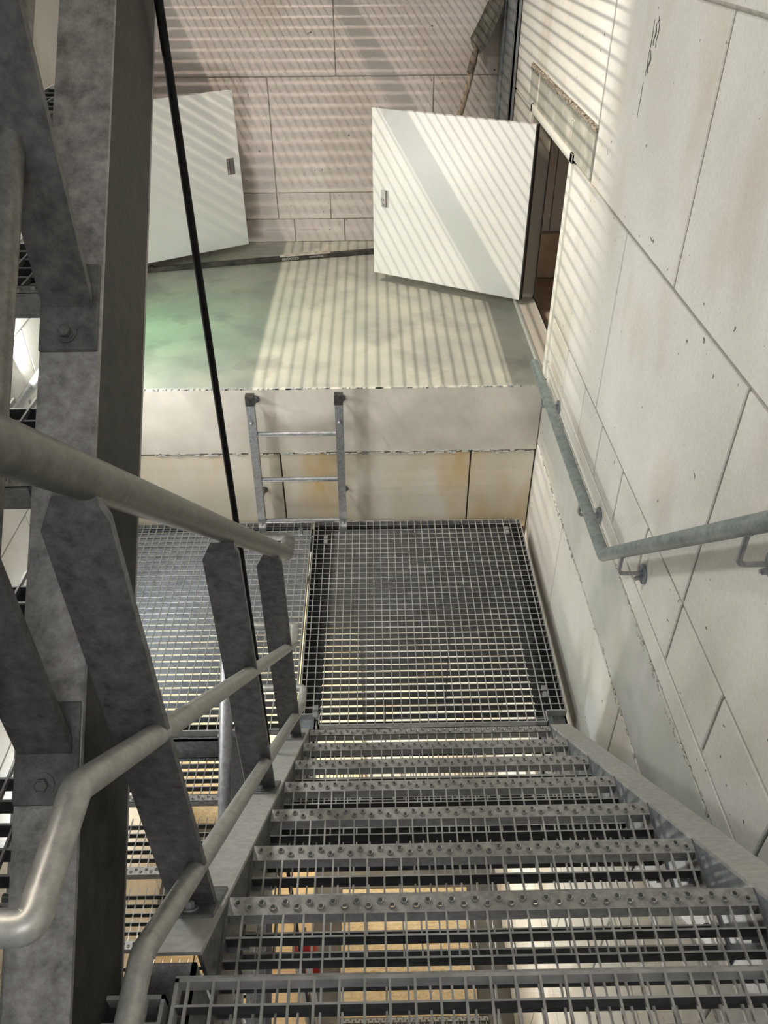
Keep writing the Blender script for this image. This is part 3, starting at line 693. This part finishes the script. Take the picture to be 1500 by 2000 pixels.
for v in dl.data.vertices: v.co.x *= ddl/.93
label_parts(dl, ddl-.062, .49, True)

# ------------------------------------------------------------------ corner column, strip, shovel
b = MB()
b.bbox(1.046, 1.064, 3.13, 3.56, ZL+.002, 3.7, .003)     # face toward the room
b.box(1.046, 1.075, 3.13, 3.145, ZL+.002, 3.7); b.bbox(1.030, 1.047, 3.46, 3.555, ZL+.002, 3.7, .003)
b.box(1.040, 1.10, 3.08, 3.54, ZL+.0005, ZL+.012)
tag(b.build('steel_column', M_COLUMN), 'grey steel column rising in the back right corner beside the spade', 'column')
sp_ = empty('pipe_strip', (-1.16, 3.035, ZL), 'long dark square bar with white print lying on the ledge floor along the back wall', 'bar')
d = Vector((.62+1.16, 3.395-3.035, 0)); sp_.rotation_euler = (0, 0, math.atan2(d.y, d.x))
b = MB(); b.bbox(0, d.length, 0, .030, .001, .031, .003); b.build('bar', M_STRIP, sp_)
b = MB(); b.bbox(.02, .045, -.012, .03, .028, .040, .002); b.build('end_lug', M_STRIP, sp_); b = MB(); b.bbox(.84, .99, -.004, .034, .031, .036, .002); b.bbox(.98, 1.17, -.004, .036, .031, .0365, .002); b.build('flap', noise_mat('torn_paper', (.35, .31, .27), (.48, .43, .37), 40, .9), sp_)
text('print', '180OCCC5', .019, M_INK, sp_, Matrix.Translation((.905, -.0006, .016)) @ RX, .0003, 1.2)
text('print', 'OPWUMNC', .015, M_INK, sp_, Matrix.Translation((1.075, -.0006, .017)) @ RX, .0003, 1.2)

def lerp(a, b_, t): return a+(b_-a)*t
sh = empty('spade', (.66, 3.30, ZL), 'old spade standing blade up in the back corner behind the open cabinet door', 'spade')
# handle from the floor to the neck
base = Vector((.60, 3.26, ZL)); neck = Vector((.872, 3.475, 1.885))
toL = lambda v: Vector(v)-Vector((.66, 3.30, ZL))
b = MB(); n = 9; pts = [toL(base.lerp(neck, i/n)+Vector((.006*math.sin(i*.9), 0, 0))) for i in range(n+1)]; b.tube(pts, [.0185+.0015*math.sin(i*2) for i in range(n+1)], 16); b.build('handle', M_WOOD, sh)
b = MB(); ax = (neck-base).normalized(); b.tube([toL(neck-ax*.075), toL(neck-ax*.02), toL(neck+ax*.03), toL(neck+ax*.055)], [.0215, .022, .020, .012], 16); b.build('socket', M_RUST, sh)
# blade: curved plate with shoulders and a rounded tip
bl = MB(); NU, NV = 14, 9; Lb = .33; V = []
c0 = neck+ax*.035
along = Vector((.42, -.05, .90)).normalized(); vw = Vector((.124, .985, -.11)); s0 = along.cross(vw).normalized(); d0 = (vw-along*vw.dot(along)).normalized(); side = s0*.52+d0*.85; side.normalize(); nor = along.cross(side)
for i in range(NU+1):
    u = i/NU
    hw = .012+.085*min(1, (u/.14))**.55 if u < .14 else .097*(1-.10*(u-.14)) if u < .62 else .0925*math.sqrt(max(0, 1-((u-.62)/.40)**2))
    for j in range(NV+1):
        v = (j/NV-.5)*2
        p = c0+along*(u*Lb)+side*(v*hw)+nor*(.030*(v*v)*(hw/.097)-.02+.05*(u-.4)**2)
        V.append(toL(p))
Fs = [(i*(NV+1)+j, i*(NV+1)+j+1, (i+1)*(NV+1)+j+1, (i+1)*(NV+1)+j) for i in range(NU) for j in range(NV)]
bl.add(V, Fs, True); ob = bl.build('blade', M_BLADE, sh)
sm = ob.modifiers.new('thick', 'SOLIDIFY'); sm.thickness = .003

# ------------------------------------------------------------------ things down below, seen through the gratings
b = MB(); b.bbox(-1.25, .15, YL-.045, YL-.022, -2.9, -.45, .002)
tag(b.build('chipboard_sheet', M_OSB), 'pale chipboard hoarding standing against the wall under the landing', 'board')
b = MB(); b.bbox(-.02, .86, .15, .98, -2.95, -2.925, .003)
tag(b.build('chipboard_sheet', M_OSB), 'pale chipboard sheet lying at the bottom of the stairwell under the steps', 'board')
for i, (x0, x1) in enumerate(((-1.25, -1.0), (-.99, -.74), (-.73, -.48), (-.47, -.22))):
    b = MB(); b.bbox(x0, x1, -.9, 1.2, -2.95, -2.92, .002)
    tag(b.build('pine_board', M_PLY), ['leftmost pale pine board under the lower flight', 'second pine board from the left wall under the lower flight', 'third pine board from the left wall under the lower flight', 'pine board nearest the middle under the lower flight'][i], 'board', 'pine boards under the lower flight')
fx = empty('fire_extinguisher', (-.23, .45, -2.92), 'red extinguisher cylinder at the stairwell bottom beside the chipboard', 'fire extinguisher')
b = MB(); b.tube([(0, 0, 0), (0, 0, .36), (0, 0, .41), (0, 0, .44)], [.075, .075, .055, .022], 24); b.build('cylinder', M_RED, fx)
b = MB(); b.box(-.012, .012, -.05, .05, .45, .47); b.cyl((0, 0, .43), (0, 0, 1), .018, .03, 12); b.build('valve', M_BLACK, fx)
for i, x in enumerate((-.16, -.105)):
    b = MB(); b.tube([(x, -.06, -2.95), (x, -.12, -1.5)], .016, 14); b.cyl((x, -.06, -2.95), (0, 0, 1), .03, .01, 16)
    tag(b.build('standing_pipe', M_GALV_L), ['left', 'right'][i]+' one of two grey pipes standing on the pit floor seen through the nearest steps', 'pipe', 'pipes below the steps')
